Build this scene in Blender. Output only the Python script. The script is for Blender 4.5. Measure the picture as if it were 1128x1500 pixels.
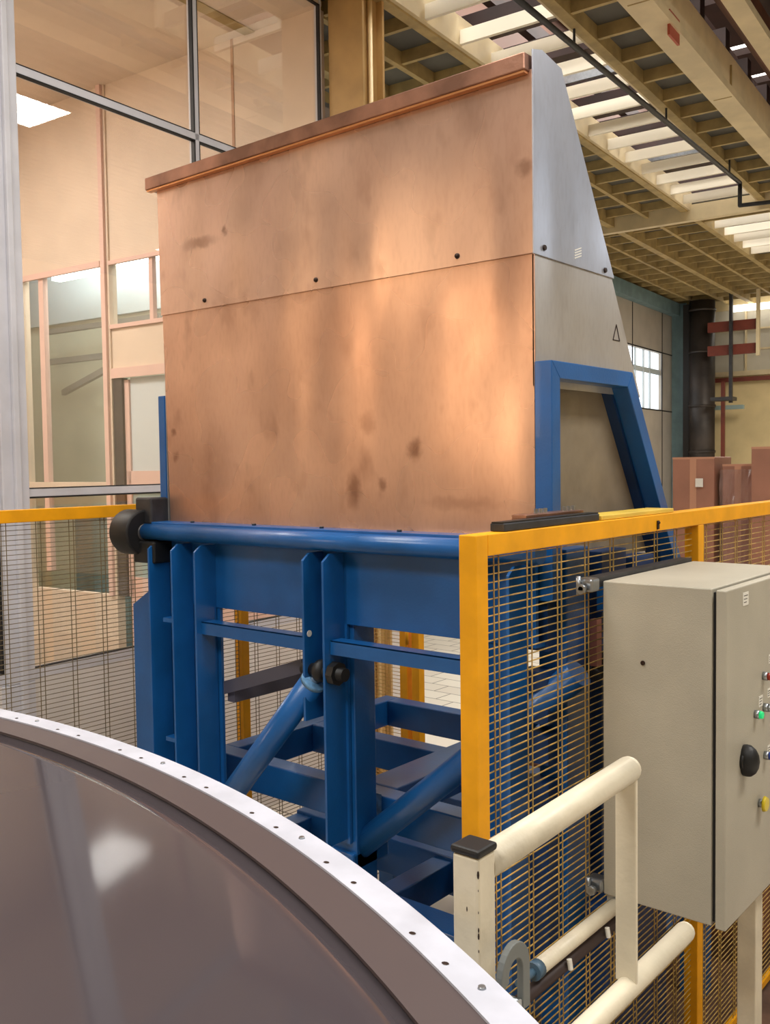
import bpy, bmesh, math, random
from mathutils import Vector, Matrix
from math import sin, cos, tan, radians, atan2, pi
random.seed(7)
for o in list(bpy.data.objects): bpy.data.objects.remove(o)
scene = bpy.context.scene
COL = scene.collection

# ------------------------------------------------------------------ camera
FPX = 1390.0
yaw, pit, rol = radians(39.7), atan2(68, FPX), 0.0137
F0 = Vector((-sin(yaw), cos(yaw), 0)); R0 = Vector((cos(yaw), sin(yaw), 0)); ZV = Vector((0, 0, 1))
FW = F0*cos(pit) - ZV*sin(pit); U0 = F0*sin(pit) + ZV*cos(pit)
RT = R0*cos(rol) - U0*sin(rol); UP = U0*cos(rol) + R0*sin(rol)
EYE = Vector((0, 0, 1.6))
cam = bpy.data.cameras.new('camera'); camo = bpy.data.objects.new('camera', cam); COL.objects.link(camo)
cam.sensor_fit = 'HORIZONTAL'; cam.sensor_width = 36; cam.lens = 36*FPX/1128
cam.clip_start = 0.02; cam.clip_end = 200
M3 = Matrix((RT, UP, -FW)).transposed()
camo.matrix_world = Matrix.Translation(EYE) @ M3.to_4x4()
scene.camera = camo

# ------------------------------------------------------------------ world, exposure, lights
scene.view_settings.view_transform = 'Standard'; scene.view_settings.look = 'None'
scene.view_settings.gamma = 1; scene.view_settings.use_curve_mapping = False
scene.view_settings.exposure = 0.35
w = bpy.data.worlds.new('sky'); scene.world = w; w.use_nodes = True
bg = w.node_tree.nodes['Background']; bg.inputs[0].default_value = (0.86, 0.93, 1, 1); bg.inputs[1].default_value = 1.6

BANG = radians(5.2)                                  # the building stands turned against the machine
BX = Vector((cos(BANG), sin(BANG), 0)); BY = Vector((-sin(BANG), cos(BANG), 0))
BM = Matrix((BX, BY, ZV)).transposed()
FLOOR = -1.1
def area(name, u, v, z, sx, sy, power, color=(1, .95, .88), rot=(0, 0, 0)):
    l = bpy.data.lights.new(name, 'AREA'); l.shape = 'RECTANGLE'; l.size = sx; l.size_y = sy
    l.energy = power; l.color = color
    o = bpy.data.objects.new(name, l); COL.objects.link(o)
    o.matrix_world = Matrix.Translation(BM @ Vector((u, v, z))) @ (BM @ Matrix.Rotation(rot[2], 3, 'Z') @ Matrix.Rotation(rot[1], 3, 'Y') @ Matrix.Rotation(rot[0], 3, 'X')).to_4x4()
    return o
OPEN_BAYS = [i for i in range(26) if i % 5 in (1, 3)]          # glazed bays of the high roof over the strip
for i in OPEN_BAYS: area('skylight_and_fill', -4.1, 4.6+.62*i+.18, 7.55, 2.0, .3, 75, (1, .96, .9))
area('skylight_and_fill', 5.0, 17.2, 6.38, 1.8, 5.4, 240, (.88, .94, 1))  # cool fill added to brighten the stainless side, no roof opening here
area('skylight_and_fill', 1.15, 7.9, 6.38, .9, .9, 60, (1, .97, .92))
area('skylight_and_fill', -2.2, 1.8, 5.44, 1.5, 2.4, 110, (1, .96, .9))  # fill added for the office front and white plinth
area('skylight_and_fill', 1.6, 3.6, 5.44, 1.2, 3.4, 200, (1, .95, .88))  # fill added for the hall, off to the right under closed roof
area('skylight_and_fill', -1.7, -1.6, 5.44, 2.6, 1.6, 170, (1, .96, .9))  # fill added behind the camera for general hall light
area('skylight_and_fill', 3.6, -2.2, 5.44, 2.2, 2.2, 130, (1, .95, .88))  # second fill added behind the camera
area('skylight_and_fill', -2.5, 18.5, 5.44, 2.4, 4.0, 330, (1, .9, .75))  # warm fill added for the far hall, out of view
area('skylight_and_fill', -6.3, 9.5, 5.44, 1.2, 2.0, 170, (1, .97, .92))  # fill added to lift the floor, hidden behind the hopper
area('office_light', -8.3, 3.4, 5.4, 1.2, 1.2, 165, (1, .93, .86))  # light added for the peach room, no lamp body
area('office_light', -8.3, 7.1, 4.6, 4.0, .9, 90, (1, .98, .9))

# ------------------------------------------------------------------ materials
def lin(c):
    c = c/255; return c/12.92 if c <= .04045 else ((c+.055)/1.055)**2.4
def rgb(r, g, b): return (lin(r), lin(g), lin(b), 1)
def mat(name, col, rough=.5, metal=0, var=0., scale=6, bump=0., bscale=40, rvar=0., coat=0., col2=None, stretch=(1, 1, 1), detail=4):
    m = bpy.data.materials.new(name); m.use_nodes = True; n = m.node_tree.nodes; L = m.node_tree.links
    b = n['Principled BSDF']; b.inputs['Base Color'].default_value = rgb(*col)
    b.inputs['Roughness'].default_value = rough; b.inputs['Metallic'].default_value = metal
    b.inputs['Coat Weight'].default_value = coat
    if var or rvar or bump or col2:
        tc = n.new('ShaderNodeTexCoord'); mp = n.new('ShaderNodeMapping'); mp.inputs['Scale'].default_value = stretch
        L.new(tc.outputs['Object'], mp.inputs[0])
        nz = n.new('ShaderNodeTexNoise'); nz.inputs['Scale'].default_value = scale; nz.inputs['Detail'].default_value = detail
        L.new(mp.outputs[0], nz.inputs[0])
        if var or col2:
            rp = n.new('ShaderNodeValToRGB'); e = rp.color_ramp.elements
            c2 = col2 if col2 else tuple(max(0, c*(1-var)) for c in col)
            e[0].position = .35; e[0].color = rgb(*c2); e[1].position = .65; e[1].color = rgb(*col)
            L.new(nz.outputs[0], rp.inputs[0]); L.new(rp.outputs[0], b.inputs['Base Color'])
        if rvar:
            mr = n.new('ShaderNodeMapRange'); mr.inputs[3].default_value = rough-rvar; mr.inputs[4].default_value = rough+rvar
            mr.inputs[1].default_value = .3; mr.inputs[2].default_value = .7
            L.new(nz.outputs[0], mr.inputs[0]); L.new(mr.outputs[0], b.inputs['Roughness'])
        if bump:
            nb = n.new('ShaderNodeTexNoise'); nb.inputs['Scale'].default_value = bscale; L.new(mp.outputs[0], nb.inputs[0])
            bp = n.new('ShaderNodeBump'); bp.inputs['Strength'].default_value = bump; bp.inputs['Distance'].default_value = .01
            L.new(nb.outputs[0], bp.inputs['Height']); L.new(bp.outputs[0], b.inputs['Normal'])
    return m
def emis(name, col, s):
    m = bpy.data.materials.new(name); m.use_nodes = True; b = m.node_tree.nodes['Principled BSDF']
    b.inputs['Base Color'].default_value = rgb(*col); b.inputs['Emission Color'].default_value = rgb(*col); b.inputs['Emission Strength'].default_value = s
    return m
def copper(name, base, dark, stain, rough, marks=()):
    """brushed copper sheet: slow tarnish clouds, small rust-brown stains, fine scratches, gently dented"""
    m = bpy.data.materials.new(name); m.use_nodes = True; n = m.node_tree.nodes; L = m.node_tree.links
    b = n['Principled BSDF']; b.inputs['Metallic'].default_value = .6
    tc = n.new('ShaderNodeTexCoord')
    def noise(sc, det, st=(1, 1, 1), off=(0, 0, 0)):
        mp = n.new('ShaderNodeMapping'); mp.inputs['Scale'].default_value = st; mp.inputs['Location'].default_value = off
        L.new(tc.outputs['Object'], mp.inputs[0])
        z = n.new('ShaderNodeTexNoise'); z.inputs['Scale'].default_value = sc; z.inputs['Detail'].default_value = det
        L.new(mp.outputs[0], z.inputs[0]); return z
    def ramp(src, p0, p1, c0, c1):
        r = n.new('ShaderNodeValToRGB'); e = r.color_ramp.elements
        e[0].position = p0; e[0].color = c0; e[1].position = p1; e[1].color = c1
        L.new(src, r.inputs[0]); return r
    c = ramp(noise(1.8, 2, (1, 1, .7)).outputs[0], .32, .68, rgb(*dark), rgb(*base))
    s1 = ramp(noise(6, 3, (1, 1, .6), (3, 1, 2)).outputs[0], .58, .85, (0, 0, 0, 1), (.6, .6, .6, 1))
    mx = n.new('ShaderNodeMixRGB'); L.new(s1.outputs[0], mx.inputs[0]); L.new(c.outputs[0], mx.inputs[1]); mx.inputs[2].default_value = rgb(*stain)
    s2 = ramp(noise(60, 3, (1, 1, .3)).outputs[0], .45, .85, (.0, .0, .0, 1), (.16, .16, .16, 1))
    m2 = n.new('ShaderNodeMixRGB'); m2.blend_type = 'MULTIPLY'; L.new(s2.outputs[0], m2.inputs[0]); L.new(mx.outputs[0], m2.inputs[1]); m2.inputs[2].default_value = rgb(170, 140, 125)
    last = m2
    if marks:                                            # dirt smears with a place of their own on the sheet
        nz = noise(22, 3); ge = n.new('ShaderNodeVectorMath'); ge.operation = 'MULTIPLY_ADD'
        ge.inputs[1].default_value = (.05, 0, .05); L.new(nz.outputs['Color'], ge.inputs[0]); L.new(tc.outputs['Object'], ge.inputs[2])
        for (cx, cz, rx, rz, k) in marks:
            sb = n.new('ShaderNodeVectorMath'); sb.operation = 'SUBTRACT'; sb.inputs[1].default_value = (cx+.025, 0, cz+.025); L.new(ge.outputs[0], sb.inputs[0])
            ml = n.new('ShaderNodeVectorMath'); ml.operation = 'MULTIPLY'; ml.inputs[1].default_value = (1/rx, 0, 1/rz); L.new(sb.outputs[0], ml.inputs[0])
            ln = n.new('ShaderNodeVectorMath'); ln.operation = 'LENGTH'; L.new(ml.outputs[0], ln.inputs[0])
            mp_ = n.new('ShaderNodeMapRange'); mp_.interpolation_type = 'SMOOTHSTEP'; mp_.inputs[1].default_value = 1.3; mp_.inputs[2].default_value = .2; mp_.inputs[3].default_value = 0; mp_.inputs[4].default_value = k
            L.new(ln.outputs['Value'], mp_.inputs[0])
            mm = n.new('ShaderNodeMixRGB'); L.new(mp_.outputs[0], mm.inputs[0]); L.new(last.outputs[0], mm.inputs[1]); mm.inputs[2].default_value = rgb(*stain); last = mm
    L.new(last.outputs[0], b.inputs['Base Color'])
    mr = n.new('ShaderNodeMapRange'); mr.inputs[1].default_value = .3; mr.inputs[2].default_value = .7
    mr.inputs[3].default_value = rough-.03; mr.inputs[4].default_value = rough+.06
    L.new(noise(3, 1).outputs[0], mr.inputs[0]); L.new(mr.outputs[0], b.inputs['Roughness'])
    b1 = n.new('ShaderNodeBump'); b1.inputs['Strength'].default_value = .8; b1.inputs['Distance'].default_value = .05
    L.new(noise(1.5, 1, (1, 1, .5)).outputs[0], b1.inputs['Height'])
    b3 = n.new('ShaderNodeBump'); b3.inputs['Strength'].default_value = .5; b3.inputs['Distance'].default_value = .035
    L.new(noise(2.6, 1.5, (1, 1, .22), (5, 0, 1)).outputs[0], b3.inputs['Height']); L.new(b1.outputs[0], b3.inputs['Normal']); b1 = b3
    b2 = n.new('ShaderNodeBump'); b2.inputs['Strength'].default_value = .04; b2.inputs['Distance'].default_value = .002
    L.new(noise(90, 2, (1, 1, .12)).outputs[0], b2.inputs['Height']); L.new(b1.outputs[0], b2.inputs['Normal'])
    L.new(b2.outputs[0], b.inputs['Normal'])
    return m
COPPER = copper('copper_sheet', (226, 188, 166), (190, 152, 132), (134, 98, 80), .26, [(-3.62, 2.68, .13, .03, .6), (-3.44, 2.71, .018, .03, .8), (-1.81, 2.66, .04, .035, .7)])
COPPER2 = copper('copper_sheet_lower', (224, 180, 154), (182, 140, 118), (124, 82, 62), .26, [(-3.86, 1.78, .02, .02, .7), (-3.85, 1.66, .025, .03, .6), (-2.33, 1.66, .04, .05, .75), (-2.66, 1.50, .04, .09, .7), (-2.58, 1.78, .05, .05, .4), (-2.1, 1.45, .2, .03, .3), (-3.55, 1.6, .16, .25, .3), (-2.5, 1.52, .025, .03, .6)])
COPCAP = mat('copper_flange', (176, 132, 112), .4, .9, .25, 5, .1, 60)
STEEL = copper('stainless_sheet', (196, 200, 212), (172, 176, 188), (150, 152, 160), .34)
STEEL2 = copper('stainless_sheet_dull', (206, 202, 198), (178, 172, 166), (140, 128, 122), .34)
STEELTAN = mat('dull_steel_panel', (165, 152, 132), .5, .4, .2, 3, .1, 30)
BLUE = mat('blue_paint', (22, 92, 160), .34, 0, .12, 4, .06, 90, .05, .15)
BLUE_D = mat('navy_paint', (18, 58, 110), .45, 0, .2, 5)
BLUEPALE = mat('worn_pale_blue_weld', (110, 160, 205), .4, 0, .3, 25)
YEL = mat('yellow_paint', (246, 170, 0), .5, 0, .07, 8, .05, 60)
YELW = mat('yellow_wire', (204, 168, 92), .5, 0, .3, 20)
BRONZEW = mat('olive_wire', (120, 104, 72), .5, 0, .2, 20)
CREAM = mat('cream_paint', (226, 216, 192), .4, 0, .07, 10, .08, 70)
CAB = mat('cabinet_grey_paint', (176, 170, 154), .45, 0, .05, 4, .12, 300)
RUB = mat('black_rubber', (22, 22, 24), .5, 0, .2, 10)
DGREY = mat('dark_grey_metal', (62, 62, 66), .45, .3, .2, 12)
SCREW = mat('dark_screw', (60, 46, 40), .45, .7)
CHROME = mat('zinc_steel', (175, 180, 185), .3, .9, .1, 30)
RIM = mat('brushed_rim_strip', (194, 196, 208), .5, 0, .06, 12, .05, 60)
GLOSS = mat('smoky_glossy_lid', (70, 64, 68), .06, .0)
GLOSS.node_tree.nodes['Principled BSDF'].inputs['IOR'].default_value = 1.36
REFLB = mat('lid_reflection_tone', (78, 66, 66), .5, .0)  # brown reflection near the rim, put into the colour
ALU = mat('aluminium_frame', (214, 214, 222), .35, 0, .05, 5)
GASK = mat('black_gasket', (24, 22, 24), .6)
PEACH = mat('peach_wall', (226, 206, 186), .6, 0, .04, 2)
PINK = mat('pink_trim', (224, 190, 178), .5)
WALLC = mat('cream_wall', (216, 196, 150), .8, 0, .08, 1.5, .1, 20)
WALLG = mat('grey_door_panel', (176, 168, 158), .6, 0, .06, 2)
WHITEP = mat('white_panel', (228, 222, 218), .5, 0, .04, 3)
OCHRE = mat('ochre_steel', (200, 162, 104), .5, 0, .08, 4)
OCHRE2 = mat('ochre_ribs', (188, 164, 112), .6, 0, .15, 5)
CRBEAM = mat('cream_beam', (224, 206, 168), .55, 0, .08, 3)
COFF = mat('coffer_grey', (98, 96, 88), .7, 0, .15, 2)
ROOFD = mat('dark_red_roof', (52, 30, 26), .7, 0, .25, 3)
TEAL = mat('teal_column_paint', (122, 152, 162), .5, 0, .1, 4)
DUCT = mat('dark_duct', (66, 58, 54), .5, .2, .4, 2)
RACK = mat('red_brown_rack', (116, 50, 36), .5, 0, .1, 5)
CARD = mat('cardboard', (164, 114, 92), .55, 0, .08, 4, .05, 40)
FILM = mat('stretch_film', (205, 170, 160), .12, 0, .2, 5)
FILM.node_tree.nodes['Principled BSDF'].inputs['Alpha'].default_value = .35
WHITE = mat('white_label', (225, 222, 212), .5)
INK = mat('ink', (70, 66, 62), .6)
REDL = mat('red_label', (176, 84, 62), .5)
SKY = emis('daylit_skylight_pane', (255, 250, 240), 2.4)
WSKY = emis('daylit_window_pane', (240, 248, 255), 1.1)
LAMP = emis('fluorescent_tube', (255, 255, 245), 5)
GREEN = emis('green_lens', (20, 190, 110), .5)
REDB = mat('red_lens', (150, 40, 24), .25); BLUEB = mat('blue_lens', (50, 70, 150), .25); YELB = mat('yellow_ring', (214, 190, 30), .3)
GREENISH = mat('grey_green_wall', (196, 200, 184), .7, 0, .05, 2)
# clear pane
def glassmat(name, tint, refl):
    m = bpy.data.materials.new(name); m.use_nodes = True; n = m.node_tree.nodes; L = m.node_tree.links
    n.remove(n['Principled BSDF']); out = n['Material Output']
    t = n.new('ShaderNodeBsdfTransparent'); t.inputs[0].default_value = tint
    g = n.new('ShaderNodeBsdfGlossy'); g.inputs['Roughness'].default_value = .01; g.inputs[0].default_value = (1, 1, 1, 1)
    lw = n.new('ShaderNodeLayerWeight'); lw.inputs[0].default_value = .5
    pw = n.new('ShaderNodeMath'); pw.operation = 'POWER'; pw.inputs[1].default_value = 3; L.new(lw.outputs['Facing'], pw.inputs[0])
    fr = n.new('ShaderNodeMath'); fr.operation = 'MULTIPLY_ADD'; fr.inputs[1].default_value = .5; fr.inputs[2].default_value = refl; L.new(pw.outputs[0], fr.inputs[0])
    mx = n.new('ShaderNodeMixShader'); L.new(fr.outputs[0], mx.inputs[0]); L.new(t.outputs[0], mx.inputs[1]); L.new(g.outputs[0], mx.inputs[2])
    L.new(mx.outputs[0], out.inputs[0]); return m
GLASS = glassmat('window_glass', (.97, .98, .975, 1), .07)
# floor pavers
def paver():
    m = bpy.data.materials.new('pale_floor_pavers'); m.use_nodes = True; n = m.node_tree.nodes; L = m.node_tree.links
    b = n['Principled BSDF']; b.inputs['Roughness'].default_value = .35
    tc = n.new('ShaderNodeTexCoord'); mp = n.new('ShaderNodeMapping'); L.new(tc.outputs['Object'], mp.inputs[0])
    br = n.new('ShaderNodeTexBrick'); L.new(mp.outputs[0], br.inputs[0])
    br.inputs['Color1'].default_value = rgb(238, 230, 216); br.inputs['Color2'].default_value = rgb(226, 216, 202); br.inputs['Mortar'].default_value = rgb(120, 108, 98)
    br.inputs['Scale'].default_value = 1; br.inputs['Mortar Size'].default_value = .008; br.inputs['Brick Width'].default_value = .5; br.inputs['Row Height'].default_value = .3
    L.new(br.outputs[0], b.inputs['Base Color']); return m
PAVER = paver()

# ------------------------------------------------------------------ builders
def hit(px, py, nrm, d):
    """world point where the sight line of a photo pixel meets the plane nrm . p = d"""
    v = FW*FPX + RT*(px-564) + UP*(750-py); nrm = Vector(nrm)
    return EYE + v*((d-nrm.dot(EYE))/nrm.dot(v))
def hx(px, py, X): return hit(px, py, (1, 0, 0), X)
def hy(px, py, Y): return hit(px, py, (0, 1, 0), Y)
def hu(px, py, u):
    p = hit(px, py, BX, u); return Vector((p.dot(BX), p.dot(BY), p.z))
def hv(px, py, v):
    p = hit(px, py, BY, v); return Vector((p.dot(BX), p.dot(BY), p.z))
def bz(px, py, z):
    p = hit(px, py, ZV, z); return Vector((p.dot(BX), p.dot(BY), p.z))

class MB:
    def __init__(s): s.bm = bmesh.new()
    def box(s, x0, x1, y0, y1, z0, z1, M=None):
        c = Vector(((x0+x1)/2, (y0+y1)/2, (z0+z1)/2))
        mt = Matrix.Translation(c) @ Matrix.Diagonal((abs(x1-x0), abs(y1-y0), abs(z1-z0), 1))
        if M: mt = M @ mt
        bmesh.ops.create_cube(s.bm, size=1, matrix=mt); return s
    def tube(s, a, b, r, r2=None, seg=14, caps=True):
        a, b = Vector(a), Vector(b); d = b-a
        q = d.to_track_quat('Z', 'Y').to_matrix().to_4x4()
        bmesh.ops.create_cone(s.bm, cap_ends=caps, segments=seg, radius1=r, radius2=r if r2 is None else r2, depth=d.length, matrix=Matrix.Translation((a+b)/2) @ q); return s
    def bar(s, a, b, w, h, up=(0, 0, 1)):
        a, b = Vector(a), Vector(b); d = (b-a); L = d.length; d.normalize(); up = Vector(up)
        if abs(d.dot(up)) > .98: up = Vector((1, 0, 0))
        sx = d.cross(up).normalized(); uz = sx.cross(d)
        m = Matrix((sx, d, uz)).transposed().to_4x4(); m.translation = (a+b)/2
        bmesh.ops.create_cube(s.bm, size=1, matrix=m @ Matrix.Diagonal((w, L, h, 1))); return s
    def sphere(s, c, r, sc=(1, 1, 1), seg=16):
        bmesh.ops.create_uvsphere(s.bm, u_segments=seg, v_segments=seg//2, radius=r, matrix=Matrix.Translation(c) @ Matrix.Diagonal((*sc, 1))); return s
    def prism(s, pts, ext):
        """polygon pts (3D) extruded by vector ext"""
        vs = [s.bm.verts.new(p) for p in pts]; f = s.bm.faces.new(vs)
        r = bmesh.ops.extrude_face_region(s.bm, geom=[f])
        bmesh.ops.translate(s.bm, verts=[g for g in r['geom'] if isinstance(g, bmesh.types.BMVert)], vec=Vector(ext)); return s
    def path(s, pts, r, seg=10):
        for i in range(len(pts)-1): s.tube(pts[i], pts[i+1], r, seg=seg)
        for p in pts[1:-1]: s.sphere(p, r*1.0, seg=10)
        return s
    def build(s, name, m, parent=None, bevel=0, smooth=False, M=None, label=None):
        bm = s.bm
        if M: bmesh.ops.transform(bm, matrix=M, verts=bm.verts)
        bmesh.ops.recalc_face_normals(bm, faces=bm.faces)
        me = bpy.data.meshes.new(name); 
        origin = Vector((0, 0, 0))
        if smooth:
            for f in bm.faces: f.smooth = len(f.verts) == 4 or f.calc_area() < 1e-5
        bm.to_mesh(me); bm.free(); me.materials.append(m)
        o = bpy.data.objects.new(name, me); COL.objects.link(o)
        if bevel:
            bv = o.modifiers.new('bevel', 'BEVEL'); bv.width = bevel; bv.segments = 2; bv.limit_method = 'ANGLE'; bv.harden_normals = False
        if parent:
            o.parent = parent; o.matrix_parent_inverse = parent_world(parent).inverted()
        if label: o['label'] = label
        return o
def parent_world(p):
    m = p.matrix_basis.copy()
    if p.parent: m = parent_world(p.parent) @ p.matrix_parent_inverse @ m
    return m
def tag(o, label, cat, group=None, kind=None):
    if label: o['label'] = label
    if cat: o['category'] = cat
    if group: o['group'] = group
    if kind: o['kind'] = kind
    return o
def thing(name, loc, label, cat, group=None):
    e = bpy.data.objects.new(name, None); e.empty_display_size = .1; e.location = loc; COL.objects.link(e)
    return tag(e, label, cat, group)
def struct(o, label=None): o['kind'] = 'structure'; return o
BW = BM.to_4x4()
def bld(): return MB()

# =================================================================== STRUCTURE
struct(MB().box(-16, 9, -9, 26, FLOOR-.2, FLOOR).build('floor', PAVER, M=BW))
struct(MB().box(9, 9.2, -9, 26, FLOOR, 7.8).build('wall_right', WALLC, M=BW))
struct(MB().box(-16, 9, -9.2, -9, FLOOR, 7.8).build('wall_front', WALLC, M=BW))
wq = struct(MB().box(-13.5, -13.4, -8.98, -8.9, 2, 7.6).box(-11.85, -11.75, -8.98, -8.9, 2, 7.6).box(-10.1, -10, -8.98, -8.9, 2, 7.6).box(-13.5, -10, -8.98, -8.9, 7.5, 7.6).box(-13.5, -10, -8.98, -8.9, 2, 2.1).build('window_8', ALU, M=BW))  # unseen window frame added around the warm glow
MB().box(-13.45, -10.05, -8.99, -8.95, 2.05, 7.55).build('pane', emis('added_warm_glow', (255, 222, 178), 6.0), wq, M=BW)  # glowing pane added behind the camera for the highlight on the copper

# far wall: cream below, a lighter clerestory above
wb = struct(MB().box(-7.9, 9, 24.6, 24.8, FLOOR, 3.78).box(-7.9, 9, 24.6, 24.8, 5.35, 7.8).box(-7.9, -6.9, 24.6, 24.8, 3.78, 5.35).build('wall_back', WALLC, M=BW))
MB().box(-6.9, 9, 24.5, 24.62, 3.70, 3.82).build('ledge', CRBEAM, wb, M=BW)
MB().box(-6.9, 9, 24.4, 24.5, 3.56, 3.66).build('pipe_run', RACK, wb, M=BW, label='red-brown pipe along the far wall')
wn = MB().box(-6.9, 9, 24.66, 24.7, 3.82, 5.35)
wn = struct(wn.build('window_1', mat('frosted_clerestory', (206, 200, 184), .5, 0, .1, .8), M=BW))
fr = MB()
for i in range(18): fr.box(-6.9+i*.9-.02, -6.9+i*.9+.02, 24.6, 24.66, 3.82, 5.35)
for z in (4.35, 4.85): fr.box(-6.9, 9, 24.6, 24.66, z-.02, z+.02)
fr.build('window_frame', CRBEAM, wn, M=BW)
MB().box(-6.3, -5.2, 24.2, 24.5, 5.28, 5.4).build('pane', SKY, wn, M=BW)

# left wall of the hall beyond the office: grey folding door with windows
wl = struct(MB().box(-16.1, -16, -9, 26, FLOOR, 7.8).box(-16, -7.7, 13.4, 13.5, FLOOR, 5.5).box(-7.75, -7.6, 13.4, 24.6, 4.3, 5.9).box(-7.75, -7.6, 13.4, 20.2, FLOOR, 4.3).build('wall_left', WALLG, M=BW))
dr = struct(MB().box(-7.7, -7.55, 22.95, 24.6, FLOOR, 5.2).box(-7.7, -7.55, 16, 22.95, 4.22, 5.2).box(-7.7, -7.55, 16, 22.95, .95, 2.86).box(-7.7, -7.55, 16, 22.95, FLOOR, .1).box(-7.7, -7.55, 16, 20.2, 2.86, 4.22).build('door_1', WALLG, M=BW))
g = MB()
for v in (20.9, 22.95): g.box(-7.56, -7.54, v-.015, v+.015, 0, 5.2)
for z in (2.84, 4.24): g.box(-7.56, -7.54, 16, 24, z-.012, z+.012)
g.build('joint_strip', GASK, dr, M=BW)
MB().box(-7.66, -7.64, 16, 22.95, 2.86, 4.22).build('pane', WSKY, dr, M=BW)
MB().box(-7.66, -7.64, 16, 22.95, .1, .95).build('pane', WSKY, dr, M=BW)
g = MB()
for v in (20.3, 21.2, 21.75, 22.2): g.box(-7.62, -7.58, v-.02, v+.02, 2.86, 4.22)
g.box(-7.63, -7.6, 20.2, 22.95, 3.7, 3.82)
g.build('window_bar', mat('pale_bar', (190, 200, 206), .5), dr, M=BW)
MB().box(-7.6, -7.35, 12, 24.4, 5.2, 5.5).build('lintel', TEAL, dr, M=BW)

# teal columns leaning with the crane bay
t = thing('steel_column', BM @ Vector((-7.3, 24.1, FLOOR)), 'blue-grey steel column between the grey door and the dark duct', 'column')
MB().box(-7.55, -7.2, 23.7, 23.76, FLOOR, 5.5).box(-7.55, -7.2, 24.24, 24.3, FLOOR, 5.5).box(-7.4, -7.34, 23.76, 24.24, FLOOR, 5.5).build('shaft', TEAL, t, M=BW)
MB().box(-7.2, -5.9, 24.0, 24.12, 2.86, 2.96).build('bracket', mat('pale_teal', (140, 160, 160), .5), t, M=BW, label='pale horizontal bracket arm')

t = thing('exhaust_duct', BM @ Vector((-6.7, 23.2, FLOOR)), 'large dark sooty vertical duct in front of the far cream wall', 'duct')
MB().tube((-6.72, 23.4, FLOOR), (-6.72, 23.4, 5.45), .3, seg=28).build('pipe', DUCT, t, M=BW, smooth=True)
for z in (.4, 1.8, 2.9, 4.2, 5.2): MB().tube((-6.72, 23.4, z), (-6.72, 23.4, z+.06), .32, seg=28).build('flange_ring', DUCT, t, M=BW, smooth=True)
MB().box(-7.15, -6.95, 23.3, 23.65, FLOOR, 5.4).build('side_box', mat('soot', (26, 22, 22), .7), t, M=BW)
MB().box(-6.3, -6.22, 23.5, 23.6, FLOOR, 3.5).build('edge_pipe', RACK, t, M=BW, label='red-brown pipe at the side of the duct')

# rack of red-brown beams in front of the clerestory
t = thing('beam_rack', BM @ Vector((-5.6, 22.8, 2.9)), 'red-brown beams on thin uprights high on the far wall', 'rack')
for z in (4.75, 4.2): MB().box(-6.45, -5.3, 22.9, 23.0, z-.13, z+.1).build('beam', RACK, t, M=BW)
for u in (-5.9, -5.3): MB().box(u-.035, u+.035, 22.8, 22.9, 2.95 if u < -5.5 else 4.0, 5.5).build('upright', DGREY if u < -5.5 else CRBEAM, t, M=BW)
MB().box(-6.3, -5.8, 22.6, 23.0, 3.0, 3.08).build('foot_plate', DGREY, t, M=BW)

# ---------------- ceiling: coffered grid of ochre ribs, grey panels, open skylight strips
ZC = 5.5; RIBS = [8.0+.62*i - 1.9 for i in range(31)]
US, UE = -4.62, -3.47
pan = MB()
pan.box(-16, US, -9, 26, ZC+.14, ZC+.2).box(UE, -2.9, -9, 26, ZC+.14, ZC+.2).box(US, UE, 19.3, 26, ZC+.14, ZC+.2).box(US, UE, 15.2, 16.2, ZC+.14, ZC+.2)
pan.box(US, UE, -9, 5.2, ZC+.14, ZC+.2)
ce = struct(pan.build('ceiling', COFF, M=BW))
g = MB()
for u in [-3.47, -4.62]+[-4.62-.6*i for i in range(1, 9)]:
    wd = .05 if u > -4.7 else .03
    g.box(u-wd, u+wd, 5.2, 24.6, ZC, ZC+.24)
for i in (2, 6):
    u = -4.62-.6*i; g.box(u-.06, u+.06, 5.2, 24.6, ZC-.06, ZC+.24)
g.build('long_rib', OCHRE2, ce, M=BW)
g = MB()
for v in RIBS+[RIBS[-1]+.62*i for i in range(1, 3)]:
    g.box(-9.6, US-.05, v-.022, v+.022, ZC+.02, ZC+.24); g.box(UE+.05, -2.98, v-.022, v+.022, ZC+.02, ZC+.24)
    if v > 19.3 or 15.2 < v < 16.2: g.box(US, UE, v-.022, v+.022, ZC+.02, ZC+.24)
g.build('cross_rib', OCHRE2, ce, M=BW)
g = MB()                                              # deep cream boards across the open strip
for i, v in enumerate([x for x in RIBS if x < 15.1 or 16.2 < x < 19.3]):
    g.box(US+.05, UE-.05, v-.02, v+.02, ZC+.04, ZC+.17)
g.build('strip_board', mat('white_board', (238, 230, 212), .5), ce, M=BW)
g = MB().box(US+.05, US+.09, 6, 15.2, ZC+.02, ZC+.3).box(UE-.09, UE-.05, 6, 15.2, ZC+.02, ZC+.3)
g.build('strip_liner', CRBEAM, ce, M=BW)
MB().box(-6.6, -2.9, 15.12, 15.24, ZC-.14, ZC+.1).build('end_beam', CRBEAM, ce, M=BW)
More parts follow.
